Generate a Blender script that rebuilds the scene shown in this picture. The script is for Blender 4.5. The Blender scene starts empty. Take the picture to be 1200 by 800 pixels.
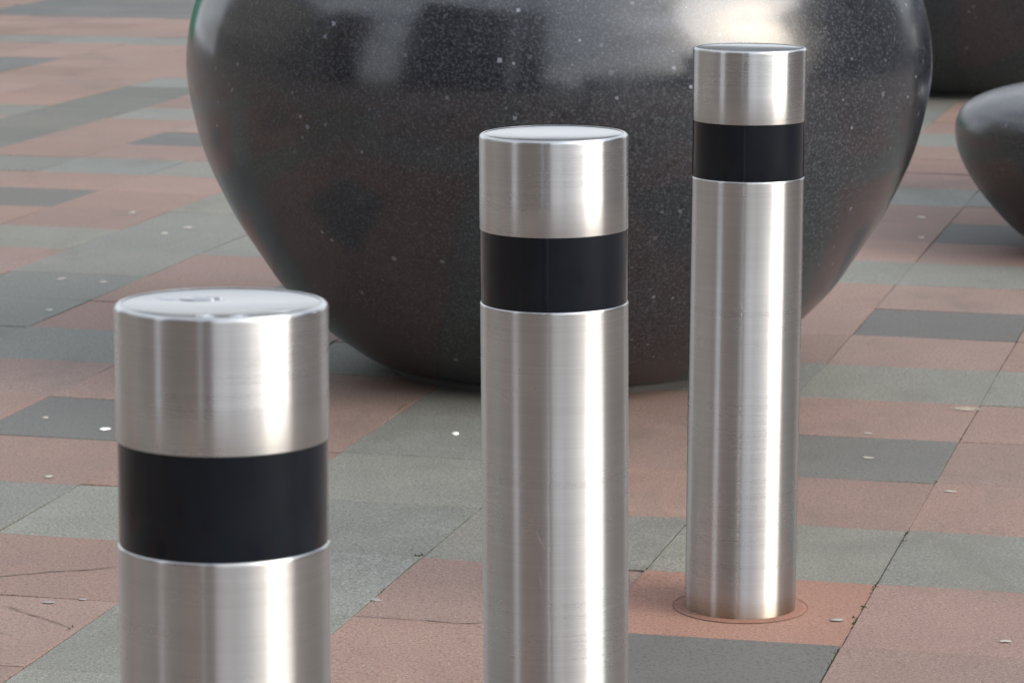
import bpy, bmesh, math, random
from mathutils import Vector, Matrix, noise
random.seed(7)
R = math.radians
scene = bpy.context.scene
COL = scene.collection

# ------------------------------------------------------------------ camera
CAM_H = 1.249
cam = bpy.data.cameras.new('camera')
camo = bpy.data.objects.new('camera', cam)
COL.objects.link(camo)
camo.location = (0, 0, CAM_H)
camo.rotation_euler = (R(90 - 9.7686), 0, 0)
cam.sensor_fit = 'HORIZONTAL'
cam.sensor_width = 36.0
cam.lens = 3880 / 1200 * 36.0
cam.clip_start = 0.1
cam.clip_end = 2000
cam.dof.use_dof = True
cam.dof.focus_distance = 4.2
cam.dof.aperture_fstop = 18
scene.camera = camo

# ------------------------------------------------------------------ sky and sun
SUN_AZ = 64      # degrees to the right of the direction that looks back at the camera
SUN_EL = 28
sdir = Vector((math.sin(R(SUN_AZ)) * math.cos(R(SUN_EL)), -math.cos(R(SUN_AZ)) * math.cos(R(SUN_EL)), math.sin(R(SUN_EL))))
w = bpy.data.worlds.new('World')
scene.world = w
w.use_nodes = True
nt = w.node_tree
nt.nodes.clear()
out = nt.nodes.new('ShaderNodeOutputWorld')
bg = nt.nodes.new('ShaderNodeBackground')
sky = nt.nodes.new('ShaderNodeTexSky')
sky.sky_type = 'NISHITA'
sky.sun_disc = False
sky.sun_elevation = R(SUN_EL)
sky.sun_rotation = math.atan2(sdir.x, sdir.y)
sky.air_density = 1.2
sky.dust_density = 5.0
sky.ozone_density = 1.0
# thin broken cloud over the sky
tc = nt.nodes.new('ShaderNodeTexCoord')
mp = nt.nodes.new('ShaderNodeMapping')
mp.inputs['Scale'].default_value = (1.0, 1.0, 4.0)
ns = nt.nodes.new('ShaderNodeTexNoise')
ns.inputs['Scale'].default_value = 2.3
ns.inputs['Detail'].default_value = 7
ns.inputs['Roughness'].default_value = 0.6
cr = nt.nodes.new('ShaderNodeValToRGB')
cr.color_ramp.elements[0].position = 0.36
cr.color_ramp.elements[1].position = 0.62
mx = nt.nodes.new('ShaderNodeMix')
mx.data_type = 'RGBA'
mx.inputs['B'].default_value = (8.9, 9.2, 9.8, 1)
mf = nt.nodes.new('ShaderNodeMath'); mf.operation = 'MULTIPLY_ADD'
mf.inputs[1].default_value = 0.6; mf.inputs[2].default_value = 0.35
nt.links.new(tc.outputs['Generated'], mp.inputs['Vector'])
nt.links.new(mp.outputs['Vector'], ns.inputs['Vector'])
nt.links.new(ns.outputs['Fac'], cr.inputs['Fac'])
nt.links.new(cr.outputs['Color'], mf.inputs[0])
nt.links.new(mf.outputs[0], mx.inputs['Factor'])
nt.links.new(sky.outputs['Color'], mx.inputs['A'])
# cloud is brighter round the sun
vm = nt.nodes.new('ShaderNodeVectorMath'); vm.operation = 'DOT_PRODUCT'
vm.inputs[1].default_value = sdir
nt.links.new(tc.outputs['Generated'], vm.inputs[0])
m1 = nt.nodes.new('ShaderNodeMath'); m1.operation = 'MAXIMUM'; m1.inputs[1].default_value = 0
m2 = nt.nodes.new('ShaderNodeMath'); m2.operation = 'POWER'; m2.inputs[1].default_value = 4
m4 = nt.nodes.new('ShaderNodeMath'); m4.operation = 'MULTIPLY'
m3 = nt.nodes.new('ShaderNodeMath'); m3.operation = 'MULTIPLY_ADD'; m3.inputs[1].default_value = 2.2; m3.inputs[2].default_value = 1.0
nt.links.new(vm.outputs['Value'], m1.inputs[0]); nt.links.new(m1.outputs[0], m2.inputs[0])
nt.links.new(m2.outputs[0], m4.inputs[0]); nt.links.new(mf.outputs[0], m4.inputs[1]); nt.links.new(m4.outputs[0], m3.inputs[0])
vs = nt.nodes.new('ShaderNodeVectorMath'); vs.operation = 'SCALE'
nt.links.new(mx.outputs['Result'], vs.inputs[0]); nt.links.new(m3.outputs[0], vs.inputs['Scale'])
nt.links.new(vs.outputs[0], bg.inputs['Color'])
bg.inputs['Strength'].default_value = 0.112
nt.links.new(bg.outputs[0], out.inputs['Surface'])

sun = bpy.data.lights.new('sun', 'SUN')
sun.energy = 1.3
sun.angle = R(42)
sun.color = (1.0, 0.98, 0.95)
suno = bpy.data.objects.new('sun', sun)
COL.objects.link(suno)
suno.location = (10, -5, 12)
suno.rotation_euler = sdir.to_track_quat('Z', 'Y').to_euler()

scene.view_settings.view_transform = 'Standard'
scene.view_settings.look = 'None'
scene.view_settings.exposure = 0.45
scene.view_settings.gamma = 1.0
scene.view_settings.use_curve_mapping = False

scene.render.engine = 'CYCLES'
scene.cycles.use_denoising = True
scene.cycles.denoiser = 'OPENIMAGEDENOISE'
scene.cycles.denoising_input_passes = 'RGB_ALBEDO_NORMAL'
scene.cycles.denoising_prefilter = 'ACCURATE'
scene.cycles.adaptive_threshold = 0.007
scene.cycles.sample_clamp_indirect = 6

# ------------------------------------------------------------------ helpers
def tag(o, label=None, cat=None, group=None, kind=None):
    if label: o['label'] = label
    if cat: o['category'] = cat
    if group: o['group'] = group
    if kind: o['kind'] = kind
    return o

def empty(name, loc, rot=(0, 0, 0)):
    o = bpy.data.objects.new(name, None)
    o.empty_display_size = 0.1
    o.location = loc; o.rotation_euler = rot
    COL.objects.link(o)
    return o

def obj(name, bm, mat, parent=None, smooth=True, loc=(0, 0, 0)):
    me = bpy.data.meshes.new(name)
    bm.normal_update()
    bm.to_mesh(me); bm.free()
    for m in (mat if isinstance(mat, (list, tuple)) else [mat]):
        me.materials.append(m)
    if smooth:
        for p in me.polygons: p.use_smooth = True
    o = bpy.data.objects.new(name, me)
    COL.objects.link(o)
    o.location = loc
    if parent: o.parent = parent
    return o

def lathe(prof, seg=128, cap_lo=False, cap_hi=False):
    """prof: list of (radius, z) from bottom to top, a zero radius closes on the axis"""
    bm = bmesh.new()
    rings = []
    for r, z in prof:
        if r < 1e-6:
            rings.append([bm.verts.new((0, 0, z))])
        else:
            rings.append([bm.verts.new((r * math.cos(2 * math.pi * i / seg), r * math.sin(2 * math.pi * i / seg), z)) for i in range(seg)])
    for a, b in zip(rings, rings[1:]):
        for i in range(seg):
            j = (i + 1) % seg
            if len(a) == 1: bm.faces.new((a[0], b[j], b[i]))
            elif len(b) == 1: bm.faces.new((a[i], a[j], b[0]))
            else: bm.faces.new((a[i], a[j], b[j], b[i]))
    if cap_lo and len(rings[0]) > 1: bm.faces.new(list(reversed(rings[0])))
    if cap_hi and len(rings[-1]) > 1: bm.faces.new(rings[-1])
    return bm

def add_box(bm, x0, x1, y0, y1, z0, z1, mi=0):
    v = [bm.verts.new(p) for p in ((x0,y0,z0),(x1,y0,z0),(x1,y1,z0),(x0,y1,z0),(x0,y0,z1),(x1,y0,z1),(x1,y1,z1),(x0,y1,z1))]
    for f in ((0,3,2,1),(4,5,6,7),(0,1,5,4),(1,2,6,5),(2,3,7,6),(3,0,4,7)):
        fc = bm.faces.new([v[i] for i in f]); fc.material_index = mi

def smooth_curve(pts, n=10, RS=1.0):
    """Catmull-Rom through the profile points"""
    pts = [(a * RS, b) for a, b in pts]
    P = [pts[0]] + list(pts) + [pts[-1]]
    res = []
    for i in range(1, len(P) - 2):
        p0, p1, p2, p3 = P[i-1], P[i], P[i+1], P[i+2]
        for k in range(n):
            t = k / n
            res.append(tuple(0.5 * (2*p1[c] + (p2[c]-p0[c])*t + (2*p0[c]-5*p1[c]+4*p2[c]-p3[c])*t*t + (3*p1[c]-p0[c]-3*p2[c]+p3[c])*t**3) for c in (0, 1)))
    res.append(tuple(pts[-1]))
    return res

# ------------------------------------------------------------------ node helpers
class NT:
    def __init__(s, name):
        s.m = bpy.data.materials.new(name); s.m.use_nodes = True
        s.t = s.m.node_tree
        s.b = s.t.nodes['Principled BSDF']
        s.co = s.t.nodes.new('ShaderNodeTexCoord').outputs['Object']
    def n(s, typ, **kw):
        nd = s.t.nodes.new(typ)
        for k, v in kw.items(): setattr(nd, k, v)
        return nd
    def l(s, a, b): s.t.links.new(a, b)
    def mapping(s, scale=(1,1,1), loc=(0,0,0), rot=(0,0,0)):
        m = s.n('ShaderNodeMapping'); m.inputs['Scale'].default_value = scale
        m.inputs['Location'].default_value = loc; m.inputs['Rotation'].default_value = rot
        s.l(s.co, m.inputs['Vector']); return m.outputs[0]
    def noise(s, scale, detail=4, rough=.55, vec=None, dist=0):
        nd = s.n('ShaderNodeTexNoise'); nd.inputs['Scale'].default_value = scale
        nd.inputs['Detail'].default_value = detail; nd.inputs['Roughness'].default_value = rough
        nd.inputs['Distortion'].default_value = dist
        s.l(vec if vec is not None else s.co, nd.inputs['Vector']); return nd.outputs['Fac']
    def vor(s, scale, vec=None, feature='F1', rand=1):
        nd = s.n('ShaderNodeTexVoronoi', feature=feature); nd.inputs['Scale'].default_value = scale
        nd.inputs['Randomness'].default_value = rand
        s.l(vec if vec is not None else s.co, nd.inputs['Vector']); return nd
    def ramp(s, fac, stops, interp='LINEAR'):
        nd = s.n('ShaderNodeValToRGB'); r = nd.color_ramp; r.interpolation = interp
        while len(r.elements) < len(stops): r.elements.new(0.5)
        for e, (p, c) in zip(r.elements, stops):
            e.position = p; e.color = (c, c, c, 1) if not hasattr(c, '__len__') else (*c, 1)
        s.l(fac, nd.inputs['Fac']); return nd.outputs['Color']
    def math(s, op, a, b=None, c=None):
        nd = s.n('ShaderNodeMath', operation=op)
        for i, v in enumerate((a, b, c)):
            if v is None: continue
            if isinstance(v, (int, float)): nd.inputs[i].default_value = v
            else: s.l(v, nd.inputs[i])
        return nd.outputs[0]
    def mix(s, fac, a, b, mode='MIX'):
        nd = s.n('ShaderNodeMix', data_type='RGBA', blend_type=mode)
        for k, v in (('Factor', fac), ('A', a), ('B', b)):
            if isinstance(v, (int, float)) and k == 'Factor': nd.inputs[k].default_value = v
            elif hasattr(v, '__len__'): nd.inputs[k].default_value = (*v, 1)
            elif isinstance(v, (int, float)): nd.inputs[k].default_value = (v, v, v, 1)
            else: s.l(v, nd.inputs[k])
        return nd.outputs['Result']
    def bump(s, h, strength, dist=.001, normal=None):
        nd = s.n('ShaderNodeBump'); nd.inputs['Strength'].default_value = strength
        nd.inputs['Distance'].default_value = dist; s.l(h, nd.inputs['Height'])
        if normal is not None: s.l(normal, nd.inputs['Normal'])
        return nd.outputs[0]
    def set(s, **kw):
        for k, v in kw.items():
            k = k.replace('_', ' ')
            i = s.b.inputs[k]
            if isinstance(v, (int, float)): i.default_value = v
            elif hasattr(v, '__len__'): i.default_value = (*v, 1) if len(v) == 3 else v
            else: s.l(v, i)
        return s.m

def simple(name, col, rough=.6, metal=0, var=.12, scale=6):
    s = NT(name)
    n = s.noise(scale, 6)
    f = s.ramp(n, [(0.3, 1 - var), (0.7, 1 + var * .5)])
    c = s.mix(1.0, col, f, 'MULTIPLY')
    s.set(Base_Color=c, Roughness=rough, Metallic=metal)
    return s.m

# ------------------------------------------------------------------ paving materials
def paving(name, c1, c2, speck_l, speck_d, tint=None):
    s = NT(name)
    at = s.n('ShaderNodeAttribute', attribute_name='slab')
    big = s.noise(1.1, 5, .6)
    mid = s.noise(8, 8, .72)
    fine = s.noise(240, 2, .7)
    fine2 = s.noise(150, 3, .75, s.mapping(loc=(3.1, 5.2, .3)))
    base = s.mix(s.ramp(mid, [(.3, 0), (.7, 1)]), c1, c2)
    base = s.mix(s.ramp(fine, [(.52, 0), (.64, .8)]), base, speck_l)
    base = s.mix(s.ramp(fine2, [(.36, .8), (.47, 0)]), base, speck_d)
    # per-slab tint
    base = s.mix(1.0, base, s.mix(1.0, at.outputs['Color'], 2.0, 'MULTIPLY'), 'MULTIPLY')
    # worn dirty areas
    base = s.mix(s.ramp(big, [(.40, .0), (.64, .38)]), base, tuple(x * .5 for x in c1))
    st = s.noise(2.6, 9, .72, s.mapping(scale=(1, .45, 1), rot=(0, 0, R(14)), loc=(7, 2, 0)))
    base = s.mix(s.ramp(st, [(.54, 0), (.70, .5)]), base, (.11, .10, .085))
    # small pale flattened spots
    v = s.vor(4.2, s.mapping(loc=(2.3, 9.4, 0)))
    vc = s.n('ShaderNodeSeparateColor'); s.l(v.outputs['Color'], vc.inputs[0])
    rad = s.math('MULTIPLY_ADD', vc.outputs[1], .028, .022)
    inside = s.math('LESS_THAN', s.math('ADD', v.outputs['Distance'], s.math('MULTIPLY', s.noise(60, 2), .012)), rad)
    sel = s.math('GREATER_THAN', vc.outputs[0], .72)
    spot = s.math('MULTIPLY', inside, sel)
    base = s.mix(s.math('MULTIPLY', spot, s.math('MULTIPLY_ADD', vc.outputs[2], .55, .25)), base, (.5, .49, .45))
    # dark small marks
    v2 = s.vor(5.5, s.mapping(loc=(5.3, 1.4, 0), scale=(1, 1.6, 1)))
    vc2 = s.n('ShaderNodeSeparateColor'); s.l(v2.outputs['Color'], vc2.inputs[0])
    in2 = s.math('MULTIPLY', s.math('LESS_THAN', v2.outputs['Distance'], s.math('MULTIPLY_ADD', vc2.outputs[1], .03, .015)), s.math('GREATER_THAN', vc2.outputs[0], .7))
    base = s.mix(s.math('MULTIPLY', in2, .45), base, (.06, .055, .045))
    h = s.math('ADD', s.math('MULTIPLY', fine, .6), mid)
    s.set(Base_Color=base, Roughness=s.ramp(mid, [(.3, .62), (.7, .8)]), Normal=s.bump(h, .35, .0012))
    s.b.inputs['Specular IOR Level'].default_value = .35
    return s.m

M_pink = paving('pink_concrete', (.335, .222, .184), (.425, .292, .246), (.60, .46, .40), (.17, .11, .09))
M_orange = paving('orange_pink_concrete', (.40, .215, .158), (.48, .268, .20), (.58, .39, .31), (.23, .125, .09))
M_green = paving('green_grey_concrete', (.245, .252, .222), (.335, .342, .304), (.58, .58, .53), (.12, .124, .105))
M_dark = paving('dark_grey_concrete', (.175, .176, .166), (.23, .232, .22), (.28, .28, .265), (.07, .072, .067))

def joint_mat():
    s = NT('joint_fill')
    n = s.noise(9, 6, .7); n2 = s.noise(55, 4, .7)
    c = s.mix(s.ramp(n, [(.42, 0), (.58, 1)]), (.028, .024, .018), (.16, .135, .11))
    c = s.mix(s.ramp(n2, [(.56, 0), (.62, .9)]), c, (.05, .06, .018))
    s.set(Base_Color=c, Roughness=.95)
    return s.m
M_joint = joint_mat()

def far_mat():
    # the same four-by-four pattern drawn in the shader for the outer square, read only in reflections
    s = NT('outer_paving')
    n = s.noise(.6, 5); n2 = s.noise(30, 4)
    c = s.mix(s.ramp(n, [(.4, 0), (.6, 1)]), (.19, .145, .125), (.165, .16, .14))
    c = s.mix(s.ramp(n2, [(.4, 0), (.6, .3)]), c, (.10, .09, .085))
    s.set(Base_Color=c, Roughness=.8)
    return s.m

# ------------------------------------------------------------------ ground: outer sheet, bedding, slabs
TH = R(13.9366)
cT, sT = math.cos(TH), math.sin(TH)
def world(u, v):  # paving axes -> ground
    return (u * cT + v * sT, -u * sT + v * cT)

bm = bmesh.new()
hole = 0
add = [(-300, -300), (300, -300), (300, 300), (-300, 300)]
bm.faces.new([bm.verts.new((x, y, -.012)) for x, y in add])
tag(obj('ground', bm, far_mat(), smooth=False), 'wide paved square running out to the buildings', 'ground', kind='structure')

U0 = -0.658; DU = 0.3683
def vline(k, u):
    t = min(max((-u - .9) / 2.5, 0), 1.15)
    return 5.012 + k * (.3818 + .0118 * t)
bmj = bmesh.new()
q = [world(-9, -4), world(7, -4), world(7, 26), world(-9, 26)]
bmj.faces.new([bmj.verts.new((x, y, -.0022)) for x, y in q])
tag(obj('paving_joint_bed', bmj, M_joint, smooth=False), 'dark mossy joint filling between the paving slabs', 'ground', kind='structure')

bm = bmesh.new()
lay = bm.loops.layers.color.new('slab')
rnd = random.Random(11)
def edge(c, k, axis):
    q = random.Random(c * 7919 + k * 104729 + axis * 31 + 5).random()
    if axis: return .0002 if q < .5 else .0004 + .0009 * q
    return .0003 if q < .25 else .0006 + .0009 * q
for c in range(-18, 24):          # c = 1 holds the rear bollard; u falls as c grows
    for k in range(-22, 52):
        ur = U0 - DU * (c - 1); ul = ur - DU
        if k % 4 == 0 or c % 4 == 3: mi = 2
        elif k % 4 == 2 and c % 4 == 1: mi = 3
        else: mi = 0
        if k >= 17 and c > 5:          # the far corner of the square is laid in larger fields
            mi = 0
            if c == 11 and k <= 19 or k == 24: mi = 2
            if k in (20, 21) and 14 <= c <= 17: mi = 3
            if 28 <= k <= 31 and c <= 17: mi = 3
        if (c, k) in ((1, -1),): mi = 1
        gl, gr_, gb_, gt = edge(c + 1, k, 0), edge(c, k, 0), edge(c, k, 1), edge(c, k + 1, 1)
        b = 0.0007
        z = rnd.uniform(-.0005, .0005)
        tx, ty = rnd.uniform(-.0012, .0012), rnd.uniform(-.0012, .0012)
        j = [rnd.uniform(-.00035, .00035) for _ in range(8)]
        cs = [(ul + gl + j[0], vline(k, ul) + gb_ + j[1]), (ur - gr_ + j[2], vline(k, ur) + gb_ + j[3]),
              (ur - gr_ + j[4], vline(k + 1, ur) - gt + j[5]), (ul + gl + j[6], vline(k + 1, ul) - gt + j[7])]
        sg = ((1, 1), (-1, 1), (-1, -1), (1, -1))
        top, lo = [], []
        for (uu, vv), (a, d) in zip(cs, sg):
            zz = z + tx * a + ty * d
            x, y = world(uu + a * b, vv + d * b); top.append(bm.verts.new((x, y, zz)))
            x, y = world(uu, vv); lo.append(bm.verts.new((x, y, zz - b * .8)))
        base = [bm.verts.new((p.co.x, p.co.y, -.006)) for p in lo]
        sh = .59 * (1 + rnd.gauss(0, .03))
        if c == 11 and 12 <= k <= 18: sh *= .84      # dirty run of slabs
        tw = rnd.gauss(0, .008)
        colr = (sh * (1 + tw), sh, sh * (1 - tw), 1)
        fs = [bm.faces.new(top)]
        for i in range(4):
            i2 = (i + 1) % 4
            fs.append(bm.faces.new((lo[i], lo[i2], top[i2], top[i])))
            fs.append(bm.faces.new((base[i], base[i2], lo[i2], lo[i])))
        for f in fs:
            f.material_index = mi
            for lp in f.loops: lp[lay] = colr
tag(obj('paving', bm, [M_pink, M_orange, M_green, M_dark], smooth=False), 'pink, grey-green and dark grey square slabs laid in a checked grid', 'ground', kind='structure')

# cracks that run across two slabs on the left, and short chips along joints
bm = bmesh.new()
def crack(pts, wd=.0012):
    rr = random.Random(len(pts) * 7)
    P = []
    for (a, b) in zip(pts, pts[1:]):
        n = max(2, int((Vector(b) - Vector(a)).length / .012))
        for i in range(n):
            t = i / n
            P.append((a[0] + (b[0]-a[0])*t + rr.uniform(-.0018, .0018), a[1] + (b[1]-a[1])*t + rr.uniform(-.0018, .0018)))
    P.append(pts[-1])
    prev = None
    for i, p in enumerate(P):
        ww = wd * (.35 + .65 * rr.random()) * (1 if 0 < i < len(P) - 1 else .2)
        a = bm.verts.new((p[0], p[1] - ww, .0016)); b = bm.verts.new((p[0], p[1] + ww, .0016))
        if prev: bm.faces.new((prev[0], a, b, prev[1]))
        prev = (a, b)
def gpt(x, y):
    """ground point seen at photo pixel (x, y), used once to read positions off the photograph"""
    p = R(9.7686); X = (x - 600) / 3880; Y = -(y - 400) / 3880
    d = (X, math.cos(p) + Y * math.sin(p), -math.sin(p) + Y * math.cos(p))
    t = CAM_H / -d[2]
    return (d[0] * t, d[1] * t)
crack([gpt(-40, 679), gpt(0, 676), gpt(50, 671), gpt(100, 668), gpt(139, 664)], .0022)
crack([gpt(4, 709), gpt(40, 721), gpt(60, 728), gpt(84, 736)], .0022)
crack([gpt(-20, 742), gpt(12, 742)], .002)
crack([gpt(48, 739), gpt(58, 738)], .002)
crack([gpt(420, 722), gpt(480, 726), gpt(540, 731), gpt(600, 731)], .0016)
tag(obj('paving_cracks', bm, M_joint, smooth=False), 'thin dark cracks across the pink slabs at lower left', 'ground', kind='structure')

# pale splash stain on the slabs at right
def stain_mat(name, col, dens=.5):
    s = NT(name)
    n = s.noise(40, 5, .7)
    s.set(Base_Color=s.mix(s.ramp(n, [(.35, 0), (.65, 1)]), tuple(x * .8 for x in col), col), Roughness=.85)
    return s.m
def blob(name, pts_c, rx, ry, h, mat, seed, label, cat, group=None, lobes=.25, kind=None):
    rx *= .8; ry *= .8; h *= .6
    rr = random.Random(seed)
    ph = [rr.uniform(0, 6.28) for _ in range(4)]
    bm = bmesh.new(); N = 28
    rings = []
    for f, z in ((1, .0012), (.9, .0012 + h * .55), (.6, .0012 + h * .92)):
        ring = []
        for i in range(N):
            a = 2 * math.pi * i / N
            m = 1 + lobes * (.5 * math.sin(2*a + ph[0]) + .35 * math.sin(3*a + ph[1]) + .25 * math.sin(5*a + ph[2]) + .15 * math.sin(9*a + ph[3]))
            ring.append(bm.verts.new((rx * f * m * math.cos(a), ry * f * m * math.sin(a), z)))
        rings.append(ring)
    top = bm.verts.new((0, 0, .0012 + h))
    for a, b in zip(rings, rings[1:]):
        for i in range(N): bm.faces.new((a[i], a[(i+1) % N], b[(i+1) % N], b[i]))
    for i in range(N): bm.faces.new((rings[-1][i], rings[-1][(i+1) % N], top))
    return tag(obj(name, bm, mat, loc=(pts_c[0], pts_c[1], 0)), label, cat, group, kind)
M_gum = stain_mat('pale_gum', (.43, .40, .36))
M_gumg = stain_mat('grey_gum', (.30, .30, .29))
M_white = stain_mat('white_gum', (.86, .86, .83))
M_cream = stain_mat('cream_splash', (.36, .31, .24))
GG = 'chewing gum trodden onto the paving'
blob('chewing_gum', gpt(533.5, 509), .0085, .0125, .006, M_white, 1, 'bright white gum blob on the green-grey slab in front of the big stone planter', 'chewing gum', GG, .15)
blob('chewing_gum', gpt(980.5, 726.5), .0125, .008, .002, M_gumg, 2, 'flat grey gum spot on the orange slab right of the farthest bollard', 'chewing gum', GG, .1)
blob('chewing_gum', gpt(1178, 751.5), .0085, .008, .002, M_gum, 3, 'cream gum spot on the pink slab in the lower right corner', 'chewing gum', GG, .5)
blob('chewing_gum', gpt(123, 503), .0125, .019, .002, M_white, 4, 'white gum spot on the dark grey slab left of the nearest bollard', 'chewing gum', GG, .2)
blob('chewing_gum', gpt(53, 489.5), .009, .013, .001, M_gum, 5, 'faint pale gum spot on the dark grey slab at the left edge', 'chewing gum', GG, .4)
blob('chewing_gum', gpt(57, 558.5), .010, .012, .001, M_gum, 6, 'pale gum spot on the edge between pink and green-grey slabs at left', 'chewing gum', GG, .3)
blob('chewing_gum', gpt(57, 706), .0115, .006, .0012, M_gumg, 7, 'long pale gum smear on the cracked pink slab at lower left', 'chewing gum', GG, .3)
blob('chewing_gum', gpt(97, 702.5), .0075, .006, .0012, M_gumg, 8, 'small pale gum dab right of the long smear at lower left', 'chewing gum', GG, .3)
blob('chewing_gum', gpt(1017, 536.5), .012, .010, .001, M_gum, 9, 'pale streak of gum on the dark grey slab right of the farthest bollard', 'chewing gum', GG, .35)
blob('chewing_gum', gpt(1017, 508), .010, .008, .001, M_gum, 10, 'pale gum on the far edge of the dark grey slab at right', 'chewing gum', GG, .35)
blob('chewing_gum', gpt(1114, 576), .012, .009, .001, M_gum, 11, 'pale gum spot on the pink slab below the dark slab corner at right', 'chewing gum', GG, .35)
blob('chewing_gum', gpt(440, 703), .010, .012, .001, M_gumg, 12, 'grey gum spot on the pink slab between the near and middle bollards', 'chewing gum', GG, .45)
blob('chewing_gum', gpt(1080, 255), .013, .034, .001, M_gum, 13, 'wide pale gum spot in the shade between the planter and the low seat', 'chewing gum', GG, .3)
blob('chewing_gum', gpt(1080, 278.5), .010, .030, .001, M_gum, 14, 'pale gum spot nearest the shade edge beside the low seat', 'chewing gum', GG, .3)
blob('chewing_gum', gpt(72, 327), .013, .024, .001, M_gum, 15, 'pale gum spot on the bluish slab at far left', 'chewing gum', GG, .3)
blob('chewing_gum', gpt(121, 330.5), .011, .022, .001, M_gum, 16, 'pale gum spot beside the pink slab corner at far left', 'chewing gum', GG, .3)
blob('chewing_gum', gpt(58, 363.5), .011, .022, .001, M_gum, 17, 'pale gum spot left of the near bollard top', 'chewing gum', GG, .3)
blob('chewing_gum', gpt(220, 267), .014, .026, .001, M_gum, 18, 'pale gum spot on the green-grey band left of the big planter', 'chewing gum', GG, .3)
blob('chewing_gum', gpt(193, 273.5), .013, .022, .001, M_gum, 19, 'second pale gum spot on the green-grey band left of the big planter', 'chewing gum', GG, .3)
blob('chewing_gum', gpt(155.5, 249), .012, .020, .001, M_gum, 20, 'small gum spot on the broad pink area left of the big planter', 'chewing gum', GG, .3)
def splash_mat():
    s = NT('cream_splash_soft')
    g = s.n('ShaderNodeVectorMath', operation='LENGTH')
    s.l(s.mapping(scale=(1/.055, 1/.045, 0)), g.inputs[0])
    n = s.noise(55, 6, .75)
    f = s.math('ADD', s.math('MULTIPLY', g.outputs['Value'], -1.0), s.math('MULTIPLY', n, 1.5))
    s.set(Base_Color=(.42, .37, .29), Roughness=.85, Alpha=s.ramp(f, [(.10, 0), (.55, .85)]))
    return s.m
M_cream = splash_mat()
blob('splash_stain', gpt(1132, 479.5), .075, .06, .0003, M_cream, 31, 'cream coloured splash stain spread over the slab joint at right', 'stain', None, .6)

# moss and grit caught in the long joint at right
M_moss = simple('joint_moss', (.045, .05, .018), .95, scale=90, var=.5)
bm = bmesh.new()
mr = random.Random(5)
def tuft(px, py, n, spread):
    gx, gy = gpt(px, py)
    u = gx * cT - gy * sT; v = gx * sT + gy * cT
    for _ in range(n):
        du, dv = mr.gauss(0, .0022), mr.gauss(0, spread)
        x, y = world(u + du, v + dv); rr_ = mr.uniform(.0012, .0034)
        ring = [bm.verts.new((x + rr_ * math.cos(k * 1.0472) * mr.uniform(.7, 1.2), y + rr_ * math.sin(k * 1.0472) * mr.uniform(.7, 1.2), -.001)) for k in range(6)]
        tp = bm.verts.new((x, y, mr.uniform(.0012, .003)))
        for k in range(6): bm.faces.new((ring[k], ring[(k + 1) % 6], tp))
for px, py, n, sp in ((1026, 688, 14, .012), (1013, 711, 10, .01), (980, 764, 16, .014), (974, 776, 12, .02), (1000, 730, 6, .03), (1063, 626, 18, .014), (1059, 633, 8, .01),
                      (756, 667, 12, .007), (482, 658, 10, .008), (490, 651, 8, .006), (446, 694, 8, .01), (83, 736, 10, .008), (1096, 565, 6, .008), (470, 478, 10, .02), (1126, 515, 5, .01)):
    tuft(px, py, n, sp)
tag(obj('joint_moss', bm, M_moss, smooth=False), 'dark moss and grit lodged in the paving joints', 'moss', kind='stuff')

# ------------------------------------------------------------------ steel bollards
def steel(name, dirty=True, rough=.25):
    s = NT(name)
    tg = s.n('ShaderNodeTangent', direction_type='RADIAL', axis='Z')
    fine = s.noise(1.0, 3, .7, s.mapping(scale=(2.5, 2.5, 700)))
    mid = s.noise(1.0, 4, .6, s.mapping(scale=(2, 2, 120), loc=(1, 2, 3)))
    smear = s.noise(9, 5, .6)
    f = s.math('ADD', s.math('MULTIPLY', fine, .6), s.math('MULTIPLY', mid, .4))
    col = s.mix(s.ramp(f, [(.35, 0), (.65, 1)]), (.57, .582, .588), (.66, .672, .68))
    col = s.mix(s.ramp(smear, [(.45, 0), (.7, .22)]), col, (.46, .45, .42))
    # scratches
    if dirty:
        sep = s.n('ShaderNodeSeparateXYZ'); s.l(s.co, sep.inputs[0])
        zz = s.math('ADD', sep.outputs[2], s.math('MULTIPLY', s.noise(35, 4), .018))
        col = s.mix(s.ramp(zz, [(.008, .7), (.045, 0)]), col, (.34, .25, .14))
    rg = s.math('ADD', s.math('MULTIPLY', mid, .05), rough)
    rg = s.math('ADD', rg, s.math('MULTIPLY', s.ramp(smear, [(.45, 0), (.7, 1)]), .04))
    s.set(Base_Color=col, Metallic=1.0, Roughness=rg, Anisotropic=1.0, Anisotropic_Rotation=ANROT)
    s.b.distribution = 'GGX'
    s.l(tg.outputs[0], s.b.inputs['Tangent'])
    return s.m
ANROT = 0.25
M_steel = steel('brushed_steel')
def cap_mat():
    s = NT('dull_steel_cap')
    n = s.noise(26, 5, .6); n2 = s.noise(5, 4)
    s.set(Base_Color=s.mix(s.ramp(n2, [(.4, 0), (.6, 1)]), (.20, .215, .225), (.245, .26, .27)), Metallic=.7,
          Roughness=s.ramp(n, [(.3, .08), (.7, .12)]))
    return s.m
M_cap = cap_mat()
def band_mat():
    s = NT('black_vinyl')
    n = s.noise(14, 5, .6)
    s.set(Base_Color=s.mix(s.ramp(n, [(.4, 0), (.7, 1)]), (.002, .004, .008), (.004, .007, .012)),
          Roughness=s.ramp(n, [(.3, .09), (.7, .14)]))
    s.b.inputs['Specular IOR Level'].default_value = .32
    return s.m
M_band = band_mat()
M_foot = paving('orange_mortar', (.36, .175, .125), (.44, .225, .165), (.55, .34, .26), (.22, .11, .08))
M_edge = simple('dark_cut_line', (.16, .08, .06), .9)
M_seam = simple('bright_weld_seam', (.85, .82, .76), .25, 1.0)
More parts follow.
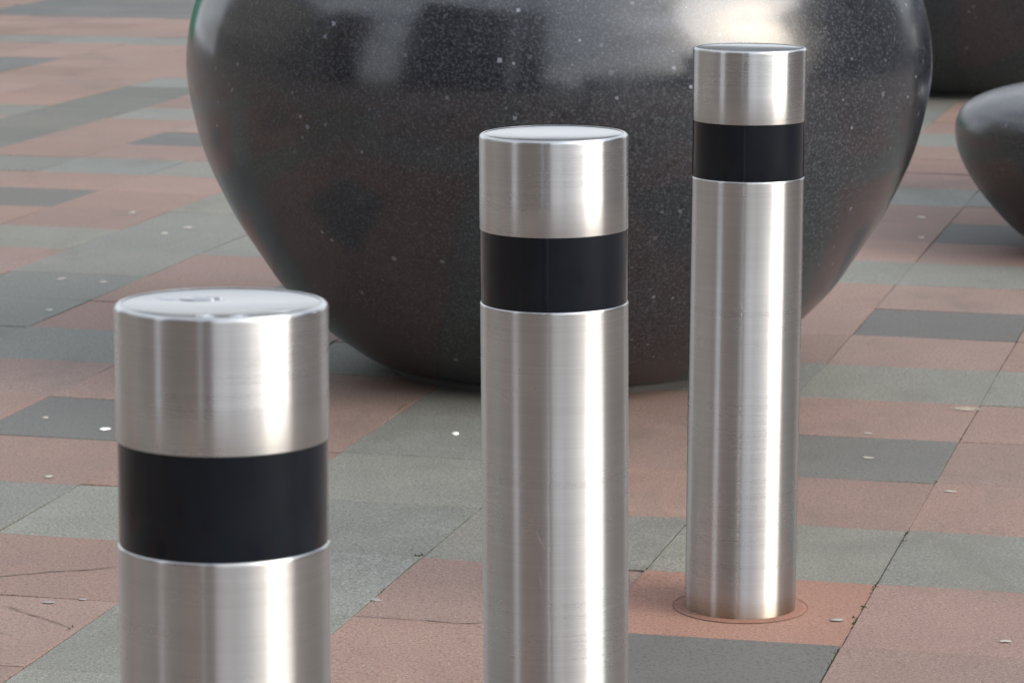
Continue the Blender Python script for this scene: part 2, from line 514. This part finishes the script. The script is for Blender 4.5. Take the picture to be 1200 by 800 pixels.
def water_mat():
    s = NT('water')
    n = s.noise(60, 3)
    s.set(Base_Color=(.40, .42, .44), Metallic=.9, Roughness=.14, Normal=s.bump(n, .3, .001))
    return s.m
M_water = water_mat()

RB = .0838; ZT = .848; ZB0, ZB1 = .6575, .7405
def make_bollard(with_water=False):
    root = empty('steel_bollard', (0, 0, 0))
    c = .0009
    # lower tube, with a tiny chamfer at its upper edge
    pr = [(RB, -.03), (RB, .1), (RB, .3), (RB, .5), (RB, ZB0 - .004), (RB + .0004, ZB0 - .0018), (RB - .0002, ZB0 - .0004), (RB - c - .0006, ZB0)]
    obj('tube', lathe(pr, 160), M_steel, root)
    pr = [(RB - c - .0004, ZB0 - .001), (RB - c, ZB0 + .001), (RB - c, .70), (RB - c, ZB1 + .001)]
    obj('reflector_band', lathe(pr, 160), M_band, root)
    er = .0038
    pr = [(RB - c - .0006, ZB1), (RB - .0004, ZB1 + .0002), (RB, ZB1 + .0010), (RB, .78), (RB, ZT - er - .001)]
    for i in range(9):
        a = R(90 * i / 8)
        pr.append((RB - er + er * math.cos(a), ZT - er + er * math.sin(a)))
    pr.append((RB - er - .0012, ZT - .0003))
    hd = obj('head', lathe(pr, 160), M_steel, root)
    pr = [(RB - er - .0012, ZT - .0007), (RB - er - .003, ZT - .0009), (.06, ZT - .0018), (.035, ZT - .0026), (.012, ZT - .0029), (0, ZT - .003)]
    obj('cap', lathe(pr, 160), M_cap, root)
    # orange mortar collar in the cored hole, and the cut line around it
    pr = [(RB - .002, .0019), (.094, .0015), (.100, .0012), (.1015, .0004)]
    ft = obj('footing', lathe(pr, 96), M_foot, root)
    ca = ft.data.color_attributes.new('slab', 'BYTE_COLOR', 'CORNER')
    for d in ca.data: d.color = (.31, .31, .31, 1)
    pr = [(.1014, .0011), (.1024, .0012), (.1026, .0008)]
    obj('cut_line', lathe(pr, 96), M_edge, ft)
    return root

def copy_tree(o, parent=None):
    c = o.copy(); COL.objects.link(c)
    c.parent = parent
    for ch in [x for x in COL.objects if x.parent == o]:
        copy_tree(ch, c)
    return c
GB = 'brushed steel bollards in a row across the paving'
b3 = make_bollard()
b2 = copy_tree(b3); b1 = copy_tree(b3)
b3.location = (.3462, 4.885, 0); b3.rotation_euler = (0, R(.32), 0)
b2.location = (.0522, 3.706, .001); b2.rotation_euler = (0, R(-.50), R(40))
b1.location = (-.2299, 2.556, -.009); b1.rotation_euler = (0, R(.52), R(75))
tag(b3, 'farthest steel bollard, whole length visible down to its orange mortar footing', 'bollard', GB)
tag(b2, 'middle steel bollard with black band, standing before the big dark planter', 'bollard', GB)
tag(b1, 'nearest and largest steel bollard at left, wet smears on its flat cap', 'bollard', GB)

# scratch marks on the middle bollard
bm = bmesh.new()
def scratch(a0, z0, a1, z1, wd):
    n = 8; prev = None
    for i in range(n + 1):
        t = i / n; a = R(a0 + (a1 - a0) * t); z = z0 + (z1 - z0) * t
        ww = wd * math.sin(math.pi * (t * .9 + .05))
        p = [bm.verts.new(((RB + .00012) * math.cos(a + q), (RB + .00012) * math.sin(a + q), z)) for q in (-ww / RB, ww / RB)]
        if prev: bm.faces.new((prev[0], prev[1], p[1], p[0]))
        prev = p
scratch(-145.5, .410, -138.5, .386, .00045)
obj('scratch', bm, M_seam, b2)
bm = bmesh.new(); scratch(-143.5, .362, -140.5, .340, .0003)
obj('scratch', bm, M_seam, b2)
# water left on the cap of the nearest bollard
def puddle(parent_loc, cx, cy, rx, ry, h, seed, label):
    rr = random.Random(seed)
    ph = [rr.uniform(0, 6.28) for _ in range(3)]
    bm = bmesh.new(); N = 32; rings = []
    for f, z in ((1, 0), (.96, h * .5), (.8, h * .9), (.5, h)):
        ring = []
        for i in range(N):
            a = 2 * math.pi * i / N
            m = 1 + .3 * math.sin(2*a + ph[0]) + .2 * math.sin(3*a + ph[1]) + .12 * math.sin(6*a + ph[2])
            ring.append(bm.verts.new((rx * f * m * math.cos(a), ry * f * m * math.sin(a), z)))
        rings.append(ring)
    top = bm.verts.new((0, 0, h))
    for a, b in zip(rings, rings[1:]):
        for i in range(N): bm.faces.new((a[i], a[(i+1) % N], b[(i+1) % N], b[i]))
    for i in range(N): bm.faces.new((rings[-1][i], rings[-1][(i+1) % N], top))
    bm.faces.new(list(reversed(rings[0])))
    z = b1.location.z + ZT - .0030
    return tag(obj('water_puddle', bm, M_water, loc=(b1.location.x + .0077 + cx, b1.location.y + cy, z)), label, 'water', 'rain water left on the near bollard cap')
puddle(None, -.040, .038, .020, .008, .0013, 3, 'thin wet smear at the back of the nearest bollard cap')
puddle(None, -.020, .043, .009, .005, .0014, 4, 'bright water bead at the back of the nearest bollard cap')
puddle(None, -.012, -.056, .009, .010, .0028, 5, 'left water bead along the front rim of the nearest bollard cap')
puddle(None, .013, -.057, .008, .008, .0028, 6, 'right water bead along the front rim of the nearest bollard cap')
puddle(None, .052, -.030, .014, .016, .0018, 8, 'wet smear near the right rim of the nearest bollard cap')

# ------------------------------------------------------------------ stone planters and seat
def terrazzo(name, base, light, rough=.165, sc=1.0, coat=.0):
    s = NT(name)
    def chips(scale, thr_sel, size, loc):
        v = s.vor(scale * sc, s.mapping(loc=loc, rot=(.4, .7, .2))); v.distance = 'MANHATTAN' if scale < 60 else 'EUCLIDEAN'
        c = s.n('ShaderNodeSeparateColor'); s.l(v.outputs['Color'], c.inputs[0])
        inside = s.math('LESS_THAN', v.outputs['Distance'], s.math('MULTIPLY_ADD', c.outputs[1], size, size * .25))
        return s.math('MULTIPLY', inside, s.math('GREATER_THAN', c.outputs[0], thr_sel)), c.outputs[2]
    big = s.noise(2.2, 5, .6)
    col = s.mix(s.ramp(big, [(.35, 0), (.68, 1)]), tuple(x * .75 for x in base), tuple(x * 1.35 for x in base))
    gr = s.noise(190 * sc, 3, .75)
    col = s.mix(s.ramp(gr, [(.5, 0), (.69, .68)]), col, light)
    k, b = chips(42, .6, .30, (0, 0, 0))
    col = s.mix(s.math('MULTIPLY', k, s.math('MULTIPLY', s.math('POWER', b, 2.5), .9)), col, tuple(x * 2.2 for x in light))
    k, b = chips(70, .7, .32, (4, 1, 2))
    col = s.mix(s.math('MULTIPLY', k, .75), col, tuple(x * .3 for x in base))
    k, b = chips(34, .93, .12, (7, 3, 5))
    col = s.mix(s.math('MULTIPLY', k, s.math('MULTIPLY_ADD', b, .6, .3)), col, (.55, .55, .52))
    k2, b2 = chips(9, .84, .048, (1, 8, 3))
    col = s.mix(k2, col, (.75, .75, .72))
    # dusty film
    d = s.noise(5, 7, .65, s.mapping(loc=(3, 3, 1)))
    rg = s.ramp(d, [(.35, rough * .75), (.7, rough + .08)])
    s.set(Base_Color=col, Roughness=rg, Normal=s.bump(s.noise(4, 3), .05, .01))
    s.b.inputs['IOR'].default_value = 1.6
    s.b.inputs['Specular IOR Level'].default_value = .72
    return s.m
M_ter = terrazzo('polished_terrazzo', (.0125, .0148, .0200), (.100, .110, .132))
M_ter2 = terrazzo('honed_dark_stone', (.009, .0098, .0125), (.075, .080, .094), rough=.30)
M_soil = simple('dark_soil', (.035, .026, .018), .95, scale=40, var=.4)
M_pad = simple('grey_base_pad', (.05, .05, .05), .6, scale=20)

big_prof = [(.360, .018), (.405, .028), (.455, .058), (.516, .104), (.592, .180), (.645, .255), (.702, .345), (.756, .460), (.786, .575), (.794, .665), (.777, .765), (.735, .86), (.672, .95), (.585, 1.03), (.50, 1.083)]
inner = [(.47, 1.030), (.452, 1.012), (.445, .98), (.44, .93)]
def make_planter():
    root = empty('stone_planter', (0, 0, 0))
    obj('shell', lathe(smooth_curve(big_prof, 8, .981), 192), M_ter, root)
    rp = [(.499, 1.084), (.492, 1.088), (.478, 1.089), (.464, 1.085), (.455, 1.07), (.45, 1.03), (.448, .93)]
    obj('rim', lathe(smooth_curve(rp, 4, .981), 128), M_ter, root)
    obj('soil', lathe([(.447, .94), (.3, .955), (.1, .965), (0, .968)], 64), M_soil, root)
    obj('foot', lathe([(.350, -.004), (.352, .010), (.350, .0168), (.345, .019)], 128), M_pad, root)
    return root
GP = 'dark stone planters on the square'
p1 = make_planter()
p2 = copy_tree(p1)
def place(o, x, y):
    gx, gy = gpt(x, y); o.location = (gx, gy, 0)
place(p1, 654, 428)
place(p2, 1132, 105)
p2.rotation_euler = (0, 0, 2.1)
p3 = copy_tree(p1)  # unseen extra planter, added to cast shade on the paving at right
p3.location = (2.32, 9.2, 0); p3.rotation_euler = (0, 0, 4)
tag(p3, 'unseen stone planter added just outside the right edge to shade the paving beyond the low pod', 'planter', GP)
tag(p1, 'big glossy speckled dark stone planter filling the picture behind the bollards', 'planter', GP)
tag(p2, 'darker stone planter in the far upper right corner behind the big one', 'planter', GP)

seat_prof = [(.235, .014), (.27, .022), (.315, .048), (.375, .108), (.43, .178), (.466, .245), (.480, .305), (.474, .350), (.442, .388), (.36, .420), (.24, .442), (.11, .452), (0, .455)]
s1 = empty('stone_pod', (0, 0, 0))
obj('shell', lathe(smooth_curve(seat_prof, 8), 160), M_ter2, s1)
obj('foot', lathe([(.243, -.004), (.245, .009), (.238, .0135), (.228, .015)], 96), M_pad, s1)
place(s1, 1330, 292)
tag(s1, 'low smooth dark stone pod with domed top at the right edge', 'stone pod')

# ------------------------------------------------------------------ buildings round the square (out of frame, seen mirrored in steel and stone)
M_glass = simple('window_glass', (.03, .035, .04), .08, var=.3, scale=.4)
M_frame = simple('window_frame', (.12, .12, .12), .5)
M_pale = simple('pale_stone', (.42, .40, .35), .8, scale=1.2)
M_khaki = simple('khaki_stone', (.17, .17, .16), .8, scale=1.2)
M_brown = simple('brown_brick', (.10, .065, .048), .85, scale=1.2)
M_char = simple('dark_cladding', (.045, .043, .045), .6, scale=1.2)
M_grey = simple('grey_render', (.22, .22, .23), .8, scale=1.2)
M_greenp = simple('green_paint', (.02, .30, .17), .5)
M_roof = simple('grey_roof', (.12, .12, .125), .7)
def building(name, az, dist, width, height, depth, mat, label, bays, floors, trim=None, win=.5, origin=(.1, 5)):
    a = R(az)
    x = origin[0] + math.sin(a) * dist; y = origin[1] - math.cos(a) * dist
    root = empty(name, (x, y, 0), (0, 0, a))   # local +y faces the bollards
    tag(root, label, 'building')
    bm = bmesh.new()
    bw = width / bays; fh = height / floors
    ww = bw * win; wh = fh * .62
    # wall built as piers, spandrels and a back volume, so the windows are real recesses
    add_box(bm, -width/2, width/2, -depth, -.35, 0, height - .002)
    for i in range(bays + 1):
        xc = -width/2 + i * bw
        hw = (bw - ww) / 2
        add_box(bm, max(-width/2, xc - hw), min(width/2, xc + hw), -.349, 0, 0, height)
    for j in range(floors + 1):
        z0 = j * fh - (fh - wh) / 2; z1 = j * fh + (fh - wh) / 2
        for i in range(bays):
            xa = -width/2 + i * bw + (bw - ww) / 2
            add_box(bm, xa + .001, xa + ww - .001, -.349, -.03, max(0, z0), min(height - .003, z1))
    obj('wall', bm, mat, root, smooth=False)
    gb = bmesh.new()
    add_box(gb, -.5*ww, .5*ww, 0, .03, 0, wh)
    fb = bmesh.new()
    t = .06
    add_box(fb, -.5*ww, -.5*ww+t, .03, .09, 0, wh); add_box(fb, .5*ww-t, .5*ww, .03, .09, 0, wh)
    add_box(fb, -.5*ww+t, .5*ww-t, .03, .09, 0, t); add_box(fb, -.5*ww+t, .5*ww-t, .03, .09, wh-t, wh)
    add_box(fb, -t/2, t/2, .03, .09, t, wh-t)
    w0 = obj('window', gb, M_glass, root, smooth=False)
    f0 = obj('frame', fb, M_frame, w0, smooth=False)
    first = True
    for j in range(floors):
        for i in range(bays):
            loc = (-width/2 + (i + .5) * bw, -.34, j * fh + (fh - wh) / 2 + .002)
            if first: w0.location = loc; first = False
            else:
                c = w0.copy(); COL.objects.link(c); c.parent = root; c.location = loc
                d = f0.copy(); COL.objects.link(d); d.parent = c
    rb = bmesh.new()
    add_box(rb, -width/2 - .2, width/2 + .2, -depth - .1, .25, height + .002, height + .45)
    obj('roof', rb, trim or M_roof, root, smooth=False)
    return root
building('dark_building', -36, 12.5, 8.4, 12, 8, M_brown, 'tall brown brick block behind the camera, mirrored as the dark stripe of the steel', 6, 4)
building('narrow_building', -10.2, 15, 2.5, 15, 8, M_char, 'narrow dark clad block behind the camera beside a slit of sky', 2, 4)
building('stone_building', -108, 24, 22, 13, 8, M_khaki, 'khaki stone block on the left side of the square', 9, 3, win=.42)
building('brick_building', -74, 24, 7.4, 14, 8, M_brown, 'small brown brick house on the left side of the square', 3, 4)
building('grey_building', 107, 22, 24, 13, 8, M_grey, 'grey rendered block on the right side of the square', 8, 4)
building('pale_building', 28, 60, 36, 7, 8, M_pale, 'low pale block far behind the camera under open sky', 10, 2)
building('corner_building', 43, 46, 8, 13, 8, M_pale, 'narrow pale block far behind the camera to the right', 3, 4)
building('back_building', 176, 55, 40, 5, 8, M_grey, 'wide grey block beyond the far planters', 11, 3)
# green painted site hoarding, left behind the planter
h = empty('site_hoarding', (-6.2, 24.0, 0), (0, 0, R(-14)))
tag(h, 'green painted hoarding left beyond the square, mirrored in the planter edge', 'hoarding')
bm = bmesh.new()
for i in range(6): add_box(bm, -3 + i * 1.0 + .004, -2 + i * 1.0 - .004, 0, .03, .05, 2.4)
obj('panels', bm, M_greenp, h, smooth=False)
bm = bmesh.new()
for i in range(7): add_box(bm, -3.04 + i * 1.0, -2.96 + i * 1.0, .031, .12, 0, 2.3)
obj('posts', bm, M_frame, h, smooth=False)

scene.render.engine = 'CYCLES'
